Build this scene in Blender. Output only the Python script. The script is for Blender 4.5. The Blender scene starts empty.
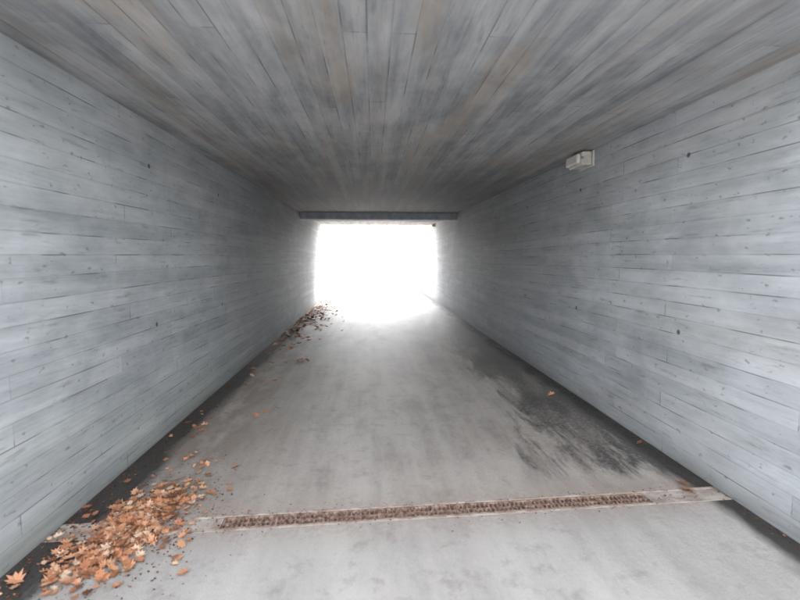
import bpy, bmesh, math, random
from mathutils import Vector, Matrix, noise as mnoise
R = math.radians
random.seed(7)
scene = bpy.context.scene
XL, XR = -1.86, 2.40
Y0, Y1 = 1.35, 17.6
EYE = 1.6
TH = 0.35
DECK = 3.45
PLAT = 1.75

def sstep(a, b, v):
    t = min(1, max(0, (v-a)/(b-a)))
    return t*t*(3-2*t)
def path_z(y):
    return PLAT*sstep(18.5, 42, y) + PLAT*sstep(6, 28, -y)
def side_z(y):
    base = PLAT
    bump = (DECK-0.05-base)*(1-sstep(Y1+0.6, Y1+13, y))*(1-sstep(-Y0+0.6, 8, -y))
    return base+bump
def hill_z(y): return 9.0*sstep(56, 120, y)
def ceil_z(y):
    return EYE+1.13+0.15*max(0, min(1, (y-1.5)/16.0))

# ------------------------------------------------------------ node helper
class N:
    def __init__(s, name):
        s.m = bpy.data.materials.new(name); s.m.use_nodes = True
        s.t = s.m.node_tree; s.t.nodes.clear()
        s.out = s.t.nodes.new('ShaderNodeOutputMaterial')
        s.b = s.t.nodes.new('ShaderNodeBsdfPrincipled')
        s.t.links.new(s.b.outputs[0], s.out.inputs[0])
        s.tc = s.t.nodes.new('ShaderNodeTexCoord').outputs['Object']
        sp = s.t.nodes.new('ShaderNodeSeparateXYZ'); s.t.links.new(s.tc, sp.inputs[0])
        s.x, s.y, s.z = sp.outputs
    def put(s, sock, v):
        if isinstance(v, bpy.types.NodeSocket): s.t.links.new(v, sock)
        elif v is not None: sock.default_value = v
    def math(s, op, a, b=None, c=None, clamp=False):
        n = s.t.nodes.new('ShaderNodeMath'); n.operation = op; n.use_clamp = clamp
        s.put(n.inputs[0], a)
        if b is not None: s.put(n.inputs[1], b)
        if c is not None: s.put(n.inputs[2], c)
        return n.outputs[0]
    def vec(s, a, b, c=0.0):
        n = s.t.nodes.new('ShaderNodeCombineXYZ')
        for i, v in enumerate((a, b, c)): s.put(n.inputs[i], v)
        return n.outputs[0]
    def svec(s, u, su, v, sv, w=0.0, sw=1.0):
        return s.vec(s.math('MULTIPLY', u, su), s.math('MULTIPLY', v, sv), w)
    def noise(s, v, scale=1, detail=2, rough=0.55, dist=0.0, dim='2D'):
        n = s.t.nodes.new('ShaderNodeTexNoise'); n.noise_dimensions = dim
        s.put(n.inputs['Vector'], v); n.inputs['Scale'].default_value = scale
        n.inputs['Detail'].default_value = detail; n.inputs['Roughness'].default_value = rough
        n.inputs['Distortion'].default_value = dist
        return n.outputs['Fac']
    def rng(s, v, a, b, c=0.0, d=1.0, smooth=False):
        n = s.t.nodes.new('ShaderNodeMapRange')
        if smooth: n.interpolation_type = 'SMOOTHSTEP'
        s.put(n.inputs[0], v)
        for i, k in enumerate((a, b, c, d)): n.inputs[i+1].default_value = k
        return n.outputs[0]
    def mix(s, f, a, b, mode='MIX'):
        n = s.t.nodes.new('ShaderNodeMix'); n.data_type = 'RGBA'; n.blend_type = mode
        s.put(n.inputs[0], f)
        for i, v in ((6, a), (7, b)):
            if isinstance(v, tuple) and len(v) == 3: v = v+(1,)
            s.put(n.inputs[i], v)
        return n.outputs[2]
    def bump(s, h, strength=0.4, dist=0.01):
        n = s.t.nodes.new('ShaderNodeBump')
        n.inputs['Strength'].default_value = strength; n.inputs['Distance'].default_value = dist
        s.put(n.inputs['Height'], h); s.put(s.b.inputs['Normal'], n.outputs[0])
    def fin(s, col, rough=0.8, spec=0.4):
        if isinstance(col, tuple) and len(col) == 3: col = col+(1,)
        s.put(s.b.inputs['Base Color'], col); s.put(s.b.inputs['Roughness'], rough)
        s.b.inputs['Specular IOR Level'].default_value = spec
        return s.m

def board_concrete(name, axis, lo, hi, warm=0.0, green=0.0, streak=1.0, seed=0.0):
    n = N(name)
    u = n.math('ADD', n.y, seed)
    v = n.z if axis == 'z' else n.x
    br = n.t.nodes.new('ShaderNodeTexBrick')
    vv = n.math('ADD', v, n.math('MULTIPLY', n.math('SINE', n.math('MULTIPLY', u, 0.9)), 0.010))
    n.put(br.inputs['Vector'], n.vec(n.math('ADD', u, 3.3), n.math('ADD', vv, 9.0)))
    br.offset = 0.37; br.offset_frequency = 3; br.squash = 1.35; br.squash_frequency = 2
    br.inputs['Color1'].default_value = (0, 0, 0, 1); br.inputs['Color2'].default_value = (1, 1, 1, 1)
    br.inputs['Mortar'].default_value = (0.4, 0.4, 0.4, 1)
    br.inputs['Scale'].default_value = 1; br.inputs['Mortar Size'].default_value = 0.004
    br.inputs['Mortar Smooth'].default_value = 0.4
    br.inputs['Brick Width'].default_value = 1.9; br.inputs['Row Height'].default_value = 0.125
    plank = br.outputs['Color']; seam = br.outputs['Fac']
    st1 = n.noise(n.svec(u, 0.5, v, 8), 1, 3, 0.55)
    st2 = n.noise(n.svec(u, 4.0, v, 45), 1, 2, 0.6)
    st3 = n.noise(n.svec(u, 1.4, v, 2.8), 1, 5, 0.65, 0.3)
    blo = n.noise(n.svec(u, 0.5, v, 0.7), 1, 2, 0.5)
    val = n.math('MULTIPLY', plank, 0.20)
    val = n.math('MULTIPLY_ADD', n.rng(st1, 0.3, 0.7), 0.28*streak, val)
    val = n.math('MULTIPLY_ADD', n.rng(st2, 0.3, 0.7), 0.10, val)
    val = n.math('MULTIPLY_ADD', n.rng(st3, 0.3, 0.7), 0.42, val)
    val = n.math('MULTIPLY_ADD', n.rng(blo, 0.3, 0.7), 0.16, val)
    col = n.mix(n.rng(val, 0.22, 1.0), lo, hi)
    if warm:
        bs = n.rng(n.noise(n.svec(u, 0.45, v, 2.2), 1, 4, 0.6, 0.4), 0.48, 0.72)
        col = n.mix(n.math('MULTIPLY', bs, warm), col, (0.40, 0.325, 0.245))
    if green > 0:
        gm = n.math('MULTIPLY', n.rng(n.z, 0.8, 0.05), n.rng(st3, 0.35, 0.6))
        col = n.mix(n.math('MULTIPLY', gm, green), col, (0.32, 0.34, 0.26))
    # dimness of the deep bore painted into the concrete colour, fading towards the mouths
    bore_shade = n.math('MULTIPLY', n.rng(n.y, 4.0, 9.0, smooth=True), n.rng(n.y, 17.0, 14.0, smooth=True))
    bore_shade = n.math('MULTIPLY', bore_shade, n.rng(st3, 0.2, 0.6, 0.40, 0.75))
    col = n.mix(bore_shade, col, (0.15, 0.158, 0.175) if axis == 'z' else (0.125, 0.135, 0.155))
    brk = n.rng(n.noise(n.svec(u, 1.5, v, 8), 1, 2, 0.6), 0.51, 0.60)
    sm = n.math('MULTIPLY', seam, n.math('MULTIPLY_ADD', brk, 0.70, 0.16))
    col = n.mix(n.math('MULTIPLY', sm, 0.8), col, (0.09, 0.09, 0.09))
    dm = n.rng(n.noise(n.svec(u, 2.4, v, 20), 1, 4, 0.65), 0.61, 0.75)
    col = n.mix(n.math('MULTIPLY', dm, 0.42), col, (0.16, 0.16, 0.155))
    if axis == 'z':
        vd = n.rng(n.noise(n.svec(u, 12, v, 22), 1, 2, 0.6), 0.69, 0.77)
        col = n.mix(n.math('MULTIPLY', vd, 0.55), col, (0.14, 0.14, 0.14))
        fu = n.math('SUBTRACT', n.math('FRACT', n.math('MULTIPLY', n.math('ADD', u, 0.35), 1/1.75)), 0.5)
        fv = n.math('SUBTRACT', n.math('FRACT', n.math('MULTIPLY', n.math('ADD', v, -0.35), 1/1.35)), 0.5)
        du = n.math('MULTIPLY', fu, 1.75); dv = n.math('MULTIPLY', fv, 1.35)
        d = n.math('SQRT', n.math('ADD', n.math('MULTIPLY', du, du), n.math('MULTIPLY', dv, dv)))
        hole = n.rng(d, 0.024, 0.014)
        col = n.mix(n.math('MULTIPLY', hole, 0.85), col, (0.05, 0.045, 0.045))
        ft = n.math('MULTIPLY', n.rng(n.z, 0.20, 0.0), n.rng(st1, 0.3, 0.6))
        col = n.mix(n.math('MULTIPLY', ft, 0.65), col, (0.14, 0.13, 0.11))
    h = n.math('MULTIPLY', plank, 0.6)
    h = n.math('MULTIPLY_ADD', seam, -0.7, h)
    h = n.math('MULTIPLY_ADD', st2, 0.5, h)
    n.bump(h, 0.5, 0.008)
    return n.fin(col, 0.75, 0.3)

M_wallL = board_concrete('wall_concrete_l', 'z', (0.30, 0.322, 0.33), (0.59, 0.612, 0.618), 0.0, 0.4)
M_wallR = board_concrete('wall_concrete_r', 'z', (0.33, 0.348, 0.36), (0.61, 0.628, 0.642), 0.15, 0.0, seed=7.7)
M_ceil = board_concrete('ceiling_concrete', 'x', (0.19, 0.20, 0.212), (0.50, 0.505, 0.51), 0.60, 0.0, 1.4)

def path_material():
    n = N('path_asphalt')
    x, y = n.x, n.y
    big = n.noise(n.svec(x, 0.9, y, 0.35), 1, 4, 0.6, 0.3)
    med = n.noise(n.svec(x, 3.5, y, 1.4), 1, 5, 0.62)
    trk = n.noise(n.svec(x, 7.0, y, 0.3), 1, 3, 0.6)
    gr = n.noise(n.vec(x, y), 110, 2, 0.7)
    gr2 = n.noise(n.vec(x, y), 28, 3, 0.7)
    v = n.math('MULTIPLY', n.rng(big, 0.3, 0.7), 0.26)
    v = n.math('MULTIPLY_ADD', n.rng(med, 0.3, 0.7), 0.26, v)
    v = n.math('MULTIPLY_ADD', n.rng(trk, 0.3, 0.7), 0.18, v)
    v = n.math('MULTIPLY_ADD', n.rng(gr, 0.3, 0.7), 0.15, v)
    v = n.math('MULTIPLY_ADD', n.rng(gr2, 0.3, 0.7), 0.15, v)
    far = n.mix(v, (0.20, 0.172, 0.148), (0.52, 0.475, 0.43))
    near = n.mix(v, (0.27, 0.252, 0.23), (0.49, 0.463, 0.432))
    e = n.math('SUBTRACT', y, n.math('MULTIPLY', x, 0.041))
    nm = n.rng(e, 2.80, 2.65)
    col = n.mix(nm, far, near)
    c1 = n.math('MULTIPLY', n.rng(n.math('ABSOLUTE', n.math('SUBTRACT', x, 0.25)), 1.4, 0.2), n.rng(med, 0.3, 0.6))
    col = n.mix(n.math('MULTIPLY', c1, 0.35), col, (0.48, 0.445, 0.405))
    # damp staining that hugs the right wall
    edge = n.math('MULTIPLY', n.rng(x, 0.85, 1.95, smooth=True), n.rng(y, 2.75, 3.3))
    edge = n.math('MULTIPLY', edge, n.rng(y, 15.0, 10.0, 0.3, 1.0))
    sn = n.noise(n.svec(x, 3.8, y, 0.7), 1, 6, 0.72, 0.3)
    thr = n.rng(n.math('MULTIPLY_ADD', edge, 0.40, sn), 0.70, 0.84)
    stain = n.math('MULTIPLY', thr, n.rng(edge, 0.0, 0.25))
    fine = n.rng(n.math('MULTIPLY_ADD', gr2, 0.5, n.math('MULTIPLY', med, 0.5)), 0.38, 0.55, 0.35, 1.0)
    stain = n.math('MULTIPLY', stain, fine)
    col = n.mix(n.math('MULTIPLY', stain, 0.92), col, (0.052, 0.048, 0.045))
    bl = n.math('MULTIPLY', n.rng(x, -0.6, -1.4), n.rng(med, 0.40, 0.58))
    bl = n.math('MULTIPLY', bl, n.rng(y, 2.3, 3.3, 0.25, 1.0))
    col = n.mix(n.math('MULTIPLY', bl, 0.65), col, (0.15, 0.108, 0.078))
    sp = n.rng(n.noise(n.vec(x, y), 6, 5, 0.75), 0.54, 0.72)
    col = n.mix(n.math('MULTIPLY', sp, 0.42), col, (0.18, 0.158, 0.14))
    dd = n.math('ABSOLUTE', n.math('SUBTRACT', e, 2.69))
    rw = n.math('MULTIPLY', n.rng(dd, 0.34, 0.07), n.rng(gr2, 0.35, 0.62))
    col = n.mix(n.math('MULTIPLY', rw, 0.6), col, (0.30, 0.20, 0.15))
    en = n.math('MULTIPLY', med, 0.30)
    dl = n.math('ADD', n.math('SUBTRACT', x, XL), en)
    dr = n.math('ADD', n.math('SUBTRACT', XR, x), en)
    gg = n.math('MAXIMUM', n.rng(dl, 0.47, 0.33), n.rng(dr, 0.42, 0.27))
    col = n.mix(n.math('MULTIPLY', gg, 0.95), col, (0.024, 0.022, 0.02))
    # asphalt colour darkened past the exit to offset the strong outdoor light
    op = n.rng(y, 21.0, 29.0, 0.0, 0.88, smooth=True)
    col = n.mix(op, col, (0.10, 0.094, 0.085))
    h = n.math('ADD', gr, gr2)
    n.bump(h, 0.5, 0.005)
    wet = n.math('MULTIPLY', stain, 0.25)
    return n.fin(col, n.math('SUBTRACT', 0.60, wet), 0.5)
M_path = path_material()

def simple(name, c1, c2, scale=20, rough=0.6, metal=0.0, spec=0.4, bump=0.2):
    n = N(name)
    a = n.noise(n.tc, scale, 3, 0.65, dim='3D')
    col = n.mix(n.rng(a, 0.35, 0.65), c1, c2)
    n.b.inputs['Metallic'].default_value = metal
    if bump: n.bump(a, bump, 0.004)
    return n.fin(col, rough, spec)
M_grass = simple('dry_grass_ground', (0.075, 0.062, 0.036), (0.15, 0.122, 0.072), 0.35, 0.9, 0, 0.2, 0)
M_beam = simple('beam_concrete', (0.34, 0.37, 0.41), (0.50, 0.53, 0.57), 5, 0.8)
M_rust = simple('rusty_iron', (0.12, 0.07, 0.05), (0.40, 0.28, 0.22), 30, 0.8)
M_silt = simple('channel_silt', (0.02, 0.017, 0.014), (0.12, 0.075, 0.05), 25, 0.9)
M_kerb = simple('channel_edge_concrete', (0.28, 0.21, 0.17), (0.46, 0.41, 0.36), 9, 0.85)
M_asph = simple('road_asphalt', (0.04, 0.04, 0.04), (0.07, 0.07, 0.07), 60, 0.85, bump=0)
M_plas = simple('lamp_housing_plastic', (0.50, 0.48, 0.43), (0.68, 0.65, 0.60), 8, 0.45)
M_diff = simple('lamp_diffuser', (0.66, 0.63, 0.58), (0.78, 0.75, 0.70), 6, 0.3)
M_galv = simple('galvanised_steel', (0.30, 0.31, 0.32), (0.46, 0.47, 0.48), 12, 0.45, 0.7, bump=0)
M_bark = simple('bark', (0.14, 0.11, 0.08), (0.26, 0.22, 0.18), 14, 0.9, bump=0)

def attr_mat(name, stops, rough=0.65):
    n = N(name)
    at = n.t.nodes.new('ShaderNodeAttribute'); at.attribute_name = 'rnd'
    cr = n.t.nodes.new('ShaderNodeValToRGB')
    n.t.links.new(at.outputs['Fac'], cr.inputs[0])
    el = cr.color_ramp.elements
    while len(el) < len(stops): el.new(0.5)
    for e, (p, c) in zip(el, stops): e.position = p; e.color = c+(1,)
    return n.fin(cr.outputs[0], rough, 0.3)
M_leaf = attr_mat('dry_leaf', [(0.0, (0.09, 0.04, 0.025)), (0.2, (0.24, 0.10, 0.05)), (0.5, (0.45, 0.20, 0.10)), (0.8, (0.53, 0.29, 0.17)), (1.0, (0.58, 0.43, 0.31))])
M_leafd = attr_mat('damp_leaf', [(0.0, (0.02, 0.012, 0.01)), (0.6, (0.09, 0.045, 0.03)), (1.0, (0.30, 0.14, 0.08))])
M_fol = attr_mat('autumn_foliage', [(0.0, (0.12, 0.09, 0.04)), (0.4, (0.24, 0.17, 0.08)), (0.8, (0.34, 0.24, 0.11)), (1.0, (0.34, 0.18, 0.08))])
M_bush = attr_mat('bush_foliage', [(0.0, (0.10, 0.09, 0.05)), (0.6, (0.22, 0.18, 0.09)), (1.0, (0.34, 0.25, 0.12))])

# ------------------------------------------------------------ mesh helpers
def empty(name, loc=(0, 0, 0)):
    e = bpy.data.objects.new(name, None); scene.collection.objects.link(e); e.location = loc
    return e
def mk(name, verts, faces, mat, parent=None, smooth=False, rnd=None):
    me = bpy.data.meshes.new(name); me.from_pydata(verts, [], faces); me.update()
    if mat: me.materials.append(mat)
    if smooth:
        for p in me.polygons: p.use_smooth = True
    if rnd is not None:
        a = me.attributes.new('rnd', 'FLOAT', 'FACE'); a.data.foreach_set('value', rnd)
    ob = bpy.data.objects.new(name, me); scene.collection.objects.link(ob)
    if parent: ob.parent = parent
    return ob
def boxes(name, lst, mat, parent=None, bevel=0.0, loc=None, rot=None):
    V, F = [], []
    for (x0, x1, y0, y1, z0, z1) in lst:
        k = len(V)
        V += [(x0, y0, z0), (x1, y0, z0), (x1, y1, z0), (x0, y1, z0), (x0, y0, z1), (x1, y0, z1), (x1, y1, z1), (x0, y1, z1)]
        F += [tuple(k+i for i in f) for f in ((0, 3, 2, 1), (4, 5, 6, 7), (0, 1, 5, 4), (1, 2, 6, 5), (2, 3, 7, 6), (3, 0, 4, 7))]
    ob = mk(name, V, F, mat, parent)
    if bevel:
        m = ob.modifiers.new('b', 'BEVEL'); m.width = bevel; m.segments = 3
    if loc: ob.location = loc
    if rot: ob.rotation_euler = rot
    return ob
def strip(name, ys, x0f, x1f, z0f, z1f, mat, parent=None):
    V, F = [], []
    for y in ys:
        a, b, c, d = x0f(y), x1f(y), z0f(y), z1f(y)
        V += [(a, y, c), (b, y, c), (b, y, d), (a, y, d)]
    for i in range(len(ys)-1):
        k = i*4
        for j in range(4):
            F.append((k+j, k+(j+1) % 4, k+4+(j+1) % 4, k+4+j))
    F.append((3, 2, 1, 0)); k = (len(ys)-1)*4; F.append((k, k+1, k+2, k+3))
    ob = mk(name, V, F, mat, parent)
    bm = bmesh.new(); bm.from_mesh(ob.data); bmesh.ops.recalc_face_normals(bm, faces=bm.faces); bm.to_mesh(ob.data); bm.free()
    return ob
def lin(a, b, n): return [a+(b-a)*i/n for i in range(n+1)]
K = lambda c: (lambda y: c)

# ------------------------------------------------------------ ground
xs = [-700, -300, -120, -60, -30, -15, -8, -4, XL-0.25, XL-0.12, 0.27, XR+0.12, XR+0.25, 5, 9, 16, 30, 60, 120, 300, 700]
ys = [-700, -300, -120, -60]+lin(-45, 60, 105)+lin(65, 120, 11)+[160, 300, 700]
V, F = [], []
for y in ys:
    for i, x in enumerate(xs):
        cor = 9 <= i <= 11
        if cor: z = path_z(y)-0.12
        else:
            z = side_z(y)
            if y > 44 or y < -28: z = PLAT-0.12 if i in (8, 12) else PLAT
            z += (0.12*mnoise.noise(Vector((x*0.2, y*0.2, 0)))-0.03) if (i < 7 or i > 13) else 0
        if cor and y > 62: z += 0.13
        z += hill_z(y)
        V.append((x, y, z))
W = len(xs)
for j in range(len(ys)-1):
    for i in range(W-1):
        k = j*W+i; F.append((k, k+1, k+1+W, k+W))
mk('ground', V, F, M_grass, smooth=False)

# ------------------------------------------------------------ footpath
SK = 0.041; DY = 2.69
def drain_y(x): return DY+SK*x
DW = 0.085
def path_sheet(name, rows, parent):
    V, F = [], []
    nx = 16
    for r in rows:
        for i in range(nx+1):
            x = XL+(XR-XL)*i/nx
            y = r(x); V.append((x, y, path_z(y)+hill_z(y)+0.004))
    for j in range(len(rows)-1):
        for i in range(nx):
            k = j*(nx+1)+i; F.append((k, k+1, k+2+nx, k+1+nx))
    return mk(name, V, F, M_path, parent)
fp = empty('footpath')
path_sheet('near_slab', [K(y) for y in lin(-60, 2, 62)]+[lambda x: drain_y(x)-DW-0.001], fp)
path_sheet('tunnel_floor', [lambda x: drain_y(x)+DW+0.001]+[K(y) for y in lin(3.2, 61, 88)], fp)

dr = empty('drain_channel', (0, DY, 0)); dr.rotation_euler = (0, 0, math.atan(SK))
gl, gr_ = -0.90, 1.84
L0, L1 = XL, XR
boxes('edge_strips', [(L0+.01, L1-.01, -DW, -DW+0.022, -0.11, 0.006), (L0+.01, L1-.01, DW-0.022, DW, -0.11, 0.006)], M_kerb, dr, 0.003)
boxes('end_covers', [(L0+.01, gl-.004, -DW+0.024, DW-0.024, -0.08, 0.003), (gr_+.004, L1-.01, -DW+0.024, DW-0.024, -0.08, 0.003)], M_kerb, dr, 0.002)
bars = []
x = gl; i = 0
while x < gr_-0.01:
    bars.append((x, x+0.011, -0.058, 0.058, -0.022, 0.001)); x += 0.0285
    i += 1
    if i % 17 == 0: bars.append((x-0.014, x-0.003, -0.058, 0.058, -0.022, 0.003))
bars += [(gl, gr_, -0.060, -0.048, -0.026, 0.004), (gl, gr_, 0.048, 0.060, -0.026, 0.004), (gl, gr_, -0.006, 0.006, -0.026, -0.0005)]
boxes('grating', bars, M_rust, dr)
boxes('channel_bed', [(gl, gr_, -0.062, 0.062, -0.10, -0.040)], M_silt, dr)

# ------------------------------------------------------------ underpass
up = empty('pedestrian_underpass')
tys = lin(Y0, Y1, 34)
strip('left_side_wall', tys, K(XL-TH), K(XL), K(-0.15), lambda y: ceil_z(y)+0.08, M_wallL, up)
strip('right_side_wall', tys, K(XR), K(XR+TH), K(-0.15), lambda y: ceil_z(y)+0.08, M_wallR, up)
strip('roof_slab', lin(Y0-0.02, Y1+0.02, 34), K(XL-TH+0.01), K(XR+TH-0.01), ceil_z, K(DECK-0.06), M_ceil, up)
boxes('downstand_beam', [(XL-0.05, XR+0.05, 12.4, 12.85, EYE+1.05, ceil_z(12.4)+0.1)], M_beam, up, 0.02)
boxes('parapets', [(XL-1.2, XR+1.2, Y0-0.04, Y0+0.26, DECK-0.10, DECK+0.22), (XL-1.2, XR+1.2, Y1-0.26, Y1+0.04, DECK-0.10, DECK+0.22)], M_wallL, up, 0.02)
boxes('road', [(-300, 300, Y0+1.8, Y1-1.8, DECK-0.3, DECK+0.02)], M_asph, None)

for (xa, xb, m) in ((XL-TH, XL, M_wallL), (XR, XR+TH, M_wallR)):
    strip('retaining_wall', lin(Y1+0.015, 43.5, 30), K(xa), K(xb), K(-0.2), lambda y: side_z(y)+0.14, m)
    strip('retaining_wall', lin(-27.5, Y0-0.015, 30), K(xa), K(xb), K(-0.2), lambda y: side_z(y)+0.14, m)

for yy in (Y0+0.5, Y1-0.5):
    g = empty('guard_railing', (0, yy, DECK))
    b = [(-8, 8, -0.02, 0.02, 1.0, 1.05), (-8, 8, -0.015, 0.015, 0.15, 0.18)]
    b += [(-8+i*2-0.025, -8+i*2+0.025, -0.024, 0.024, -0.15, 0.998) for i in range(9)]
    b += [(-8+i*0.13-0.006, -8+i*0.13+0.006, -0.006, 0.006, 0.182, 0.998) for i in range(1, 123)]
    boxes('bars', b, M_galv, g)

# ------------------------------------------------------------ bulkhead lamps
def lamp(loc, s=1.0):
    e = empty('bulkhead_lamp', loc)
    boxes('back_plate', [(-0.02, 0.0, -0.20*s, 0.20*s, -0.20*s, -0.012)], M_plas, e, 0.006)
    boxes('housing', [(-0.15*s, -0.021, -0.185*s, 0.185*s, -0.185*s, -0.02)], M_plas, e, 0.02)
    boxes('diffuser', [(-0.20*s, -0.152*s, -0.165*s, 0.165*s, -0.165*s, -0.04)], M_diff, e, 0.022)
    boxes('clips', [(-0.165*s, -0.13*s, -0.193*s, -0.186*s, -0.12*s, -0.09*s), (-0.165*s, -0.13*s, 0.186*s, 0.193*s, -0.12*s, -0.09*s)], M_galv, e, 0.002)
    boxes('cable_conduit', [(-0.03, -0.008, 0.205*s, 0.205*s+0.5, -0.05, -0.028)], M_galv, e, 0.006)
    return e
lamp((XR, 4.95, ceil_z(4.95)), 0.9)
lamp((XR, 16.6, ceil_z(16.6)), 0.7)

# ------------------------------------------------------------ leaves
def leaf_geo(V, F, C, pos, size, rz, tilt, taxis, curl, val):
    out = [(0, -0.62), (0.10, -0.30), (0.34, -0.30), (0.24, -0.08), (0.50, 0.05), (0.26, 0.16), (0.30, 0.40), (0.10, 0.34), (0, 0.62),
           (-0.10, 0.34), (-0.28, 0.42), (-0.27, 0.15), (-0.50, 0.07), (-0.23, -0.07), (-0.35, -0.28), (-0.09, -0.30)]
    M = Matrix.Rotation(tilt, 3, Vector((math.cos(taxis), math.sin(taxis), 0))) @ Matrix.Rotation(rz, 3, 'Z')
    k = len(V)
    pts = [(0, 0.0)]+[(a*random.uniform(.85, 1.15), b*random.uniform(.9, 1.1)) for a, b in out]
    for a, b in pts:
        z = curl*(a*a*1.6+b*b*0.5)-curl*0.15
        p = M @ Vector((a*size, b*size, z*size))
        V.append(tuple(p+Vector(pos)))
    n = len(out)
    for i in range(n):
        F.append((k, k+1+i, k+1+(i+1) % n)); C.append(min(1, max(0, val+random.uniform(-.06, .06))))
V, F, C = [], [], []
def put_leaf(x, y, zmax=0.02, s=None, dark=False, tl=0.35):
    s = s or random.uniform(0.028, 0.066)
    z = path_z(y)+0.010+random.random()*zmax+s*0.12
    if x-s*0.5 < XL: x = XL+s*0.5
    v = min(1, max(0, random.gauss(0.60, 0.26)))
    if dark: v *= 0.4
    leaf_geo(V, F, C, (x, y, z), s, random.uniform(0, 6.28), random.gauss(0, tl), random.uniform(0, 3.14), random.uniform(-0.2, 0.9), v)
def in_pile(cx, cy, sx, sy, n, h, shear=0.0, dark=False):
    for _ in range(n):
        r = min(1.9, abs(random.gauss(0, 0.72))); a = random.uniform(0, 6.283)
        dx, dy = r*math.cos(a), r*math.sin(a)
        prof = max(0, 1-r*r*0.8)
        x = cx+sx*dx+shear*dy; y = cy+sy*dy
        if x < XL+0.03 or x > XR-0.03: continue
        put_leaf(x, y, 0.006+h*prof, tl=0.25+0.3*prof, dark=dark)
random.seed(11)
in_pile(-1.40, 2.66, 0.21, 0.34, 560, 0.035, 0.05)
in_pile(-1.44, 2.34, 0.17, 0.18, 230, 0.025)
in_pile(-1.33, 2.98, 0.17, 0.20, 90, 0.015)
in_pile(-1.45, 2.65, 0.36, 0.6, 110, 0.0)
in_pile(-1.42, 2.62, 0.26, 0.4, 160, 0.01, dark=True)
in_pile(-1.30, 3.45, 0.14, 0.14, 12, 0.01)
for (x, y) in ((-1.62, 4.2), (-1.58, 4.28), (-1.55, 4.12), (-1.1, 4.6), (-1.0, 4.75), (-1.16, 4.5), (-1.25, 5.8), (-1.3, 5.7), (-1.05, 6.9), (-1.1, 7.0), (-0.98, 6.95), (-1.15, 7.1), (-1.02, 7.2), (-1.08, 7.05), (-1.12, 6.95), (-1.5, 5.2), (-1.6, 6.1),
               (2.2, 2.9), (2.17, 2.83), (2.1, 5.0), (-1.79, 2.1), (-1.75, 2.2), (-1.7, 2.0), (-1.8, 1.95), (-1.74, 1.85)):
    put_leaf(x, y, 0.01, 0.09)
for _ in range(60):
    y = random.uniform(3, 16); put_leaf(XL+0.05+abs(random.gauss(0, 0.20)), y, 0.01, dark=random.random() < 0.4)
for _ in range(5):
    y = random.uniform(3, 16); put_leaf(XR-0.06-abs(random.gauss(0, 0.08)), y, 0.01)
for _ in range(460):
    y = random.gauss(12.6, 2.3); put_leaf(XL+0.05+abs(random.gauss(0, 0.36)), y, 0.03, random.uniform(0.06, .12), dark=random.random() < 0.75)
for _ in range(100):
    y = random.uniform(18, 40); put_leaf(random.choice((XL+0.05+abs(random.gauss(0, .3)), XR-0.05-abs(random.gauss(0, .2)))), y, 0.02)
mk('fallen_leaves', V, F, M_leaf, rnd=C)

V, F, C = [], [], []
def crumb(x, y, s):
    z = path_z(y)+0.007; a = random.uniform(0, 6.28); k = len(V)
    for i in range(4):
        t = a+i*1.57+random.uniform(-.4, .4); r = s*random.uniform(.5, 1.2)
        V.append((x+r*math.cos(t), y+r*math.sin(t), z+random.uniform(0, s*0.6)))
    F.append((k, k+1, k+2, k+3)); C.append(random.random())
for _ in range(2400):
    y = 1.2+16*random.random()**1.6; crumb(XL+0.02+abs(random.gauss(0, 0.12)), y, random.uniform(.003, .011))
for _ in range(900):
    y = 1.2+16*random.random()**1.6; crumb(XR-0.02-abs(random.gauss(0, 0.05)), y, random.uniform(.003, .010))
for _ in range(1800):
    crumb(max(XL+.02, random.gauss(-1.42, 0.24)), random.gauss(2.7, 0.36), random.uniform(.002, .009))
for _ in range(900):
    x = random.uniform(-1.0, 2.2); crumb(x, drain_y(x)+random.gauss(0, .06), random.uniform(.002, .008))
mk('leaf_litter', V, F, M_leafd, rnd=C)

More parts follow.
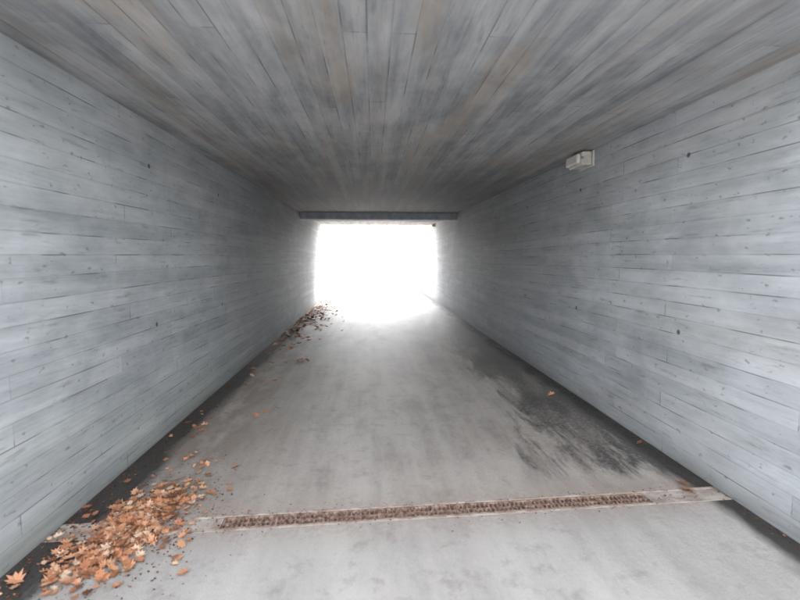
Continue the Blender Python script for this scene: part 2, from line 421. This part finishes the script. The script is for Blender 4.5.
# ------------------------------------------------------------ trees and bushes beyond the exit
def tube(V, F, p0, p1, r0, r1, n=6):
    d = (p1-p0).normalized(); a = d.orthogonal().normalized(); b = d.cross(a); k = len(V)
    for p, r in ((p0, r0), (p1, r1)):
        for i in range(n):
            t = 6.2832*i/n; V.append(tuple(p+a*math.cos(t)*r+b*math.sin(t)*r))
    for i in range(n): F.append((k+i, k+(i+1) % n, k+n+(i+1) % n, k+n+i))
def tree(x, y, h, seed, mat=None):
    rs = random.Random(seed); e = empty('autumn_tree', (x, y, PLAT+hill_z(y)-0.15))
    V, F = [], []; tips = []
    def grow(p, d, L, r, lev):
        segs = 3; q = p
        for s in range(segs):
            d2 = (d+Vector((rs.uniform(-.14, .14), rs.uniform(-.14, .14), rs.uniform(-.03, .08)))).normalized()
            q2 = q+d2*L/segs; tube(V, F, q, q2, r*(1-.25*s), r*(1-.25*(s+1))); q = q2; d = d2
            if lev >= 1: tips.append(q)
        if lev < 2:
            for _ in range(6 if lev else 7):
                a = rs.uniform(0, 6.28); sp = rs.uniform(.5, 1.1)
                nd = (d*(1-.4*sp)+Vector((math.cos(a), math.sin(a), rs.uniform(-.2, .4)))*sp).normalized()
                grow(q-d*rs.uniform(0, L*.5), nd, L*rs.uniform(.55, .8), r*.34, lev+1)
    grow(Vector((0, 0, 0)), Vector((0, 0, 1)), h*0.34, h*0.022, 0)
    mk('trunk_and_limbs', V, F, M_bark, e, True)
    V, F, C = [], [], []
    for t in tips:
        for _ in range(22):
            c = t+Vector((rs.gauss(0, .55), rs.gauss(0, .55), rs.gauss(0, .45))); s = rs.uniform(.10, .20)
            n1 = Vector((rs.gauss(0, 1), rs.gauss(0, 1), rs.gauss(0, 1))).normalized(); n2 = n1.orthogonal().normalized()
            k = len(V); V.extend([tuple(c-n1*s), tuple(c+n2*s*.6), tuple(c+n1*s), tuple(c-n2*s*.6)]); F.append((k, k+1, k+2, k+3)); C.append(min(1, max(0, rs.gauss(.55, .25))))
    mk('crown', V, F, mat or M_fol, e, rnd=C)
for i, (x, y, h) in enumerate(((-13, 60, 8), (16, 62, 8), (-9, 34, 8), (10, 36, 8), (-12, -25, 9))):
    tree(x, y, h, 30+i)
def bush(x, y, r, seed):
    rs = random.Random(seed); V, F, C = [], [], []
    for _ in range(1300):
        d = Vector((rs.gauss(0, 1), rs.gauss(0, 1), abs(rs.gauss(0, .8)))).normalized()*r*rs.uniform(.5, 1.0)*(1+.25*math.sin(seed+3*rs.random()))
        c = Vector((d.x*1.5, d.y, d.z)); s = rs.uniform(.06, .12)
        n1 = Vector((rs.gauss(0, 1), rs.gauss(0, 1), rs.gauss(0, 1))).normalized(); n2 = n1.orthogonal().normalized()
        k = len(V); V.extend([tuple(c-n1*s), tuple(c+n2*s), tuple(c+n1*s), tuple(c-n2*s)]); F.append((k, k+1, k+2, k+3)); C.append(rs.random())
    ob = mk('bush', V, F, M_bush, rnd=C); ob.location = (x, y, PLAT+hill_z(y))
for i, (x, y, r) in enumerate(((-7.5, 52, 1.3), (10, 53, 1.2), (-13, 84, 1.8), (17, 86, 1.9))):
    bush(x, y, r, i)

# ------------------------------------------------------------ light
w = bpy.data.worlds.new('World'); scene.world = w; w.use_nodes = True
nt = w.node_tree; bg = nt.nodes['Background']
sky = nt.nodes.new('ShaderNodeTexSky'); sky.sky_type = 'NISHITA'; sky.sun_disc = False
EL, AZ = 48, 20
sky.sun_elevation = R(EL); sky.sun_rotation = R(AZ); sky.air_density = 1.0; sky.dust_density = 3.0
hs = nt.nodes.new('ShaderNodeHueSaturation'); hs.inputs['Saturation'].default_value = 0.22
nt.links.new(sky.outputs[0], hs.inputs['Color']); nt.links.new(hs.outputs[0], bg.inputs['Color'])
bg.inputs['Strength'].default_value = 2.75
sl = bpy.data.lights.new('sun', 'SUN'); sl.energy = 2.5; sl.angle = R(12); sl.color = (1, 0.94, 0.85)
so = bpy.data.objects.new('sun', sl); scene.collection.objects.link(so)
d = Vector((math.sin(R(AZ))*math.cos(R(EL)), math.cos(R(AZ))*math.cos(R(EL)), math.sin(R(EL))))
so.rotation_euler = d.to_track_quat('Z', 'Y').to_euler(); so.location = (0, 30, 30)

# ------------------------------------------------------------ camera
cd = bpy.data.cameras.new('camera'); cam = bpy.data.objects.new('camera', cd); scene.collection.objects.link(cam)
cd.lens = 20.25; cd.sensor_width = 36; cd.clip_end = 2000; cd.clip_start = 0.05
cd.dof.use_dof = True; cd.dof.focus_distance = 7.0; cd.dof.aperture_fstop = 2.0
cam.location = (0, 0, EYE); cam.rotation_euler = (R(90-5.3), 0, R(-3.8))
scene.camera = cam
scene.view_settings.view_transform = 'Standard'; scene.view_settings.look = 'None'; scene.view_settings.exposure = 0
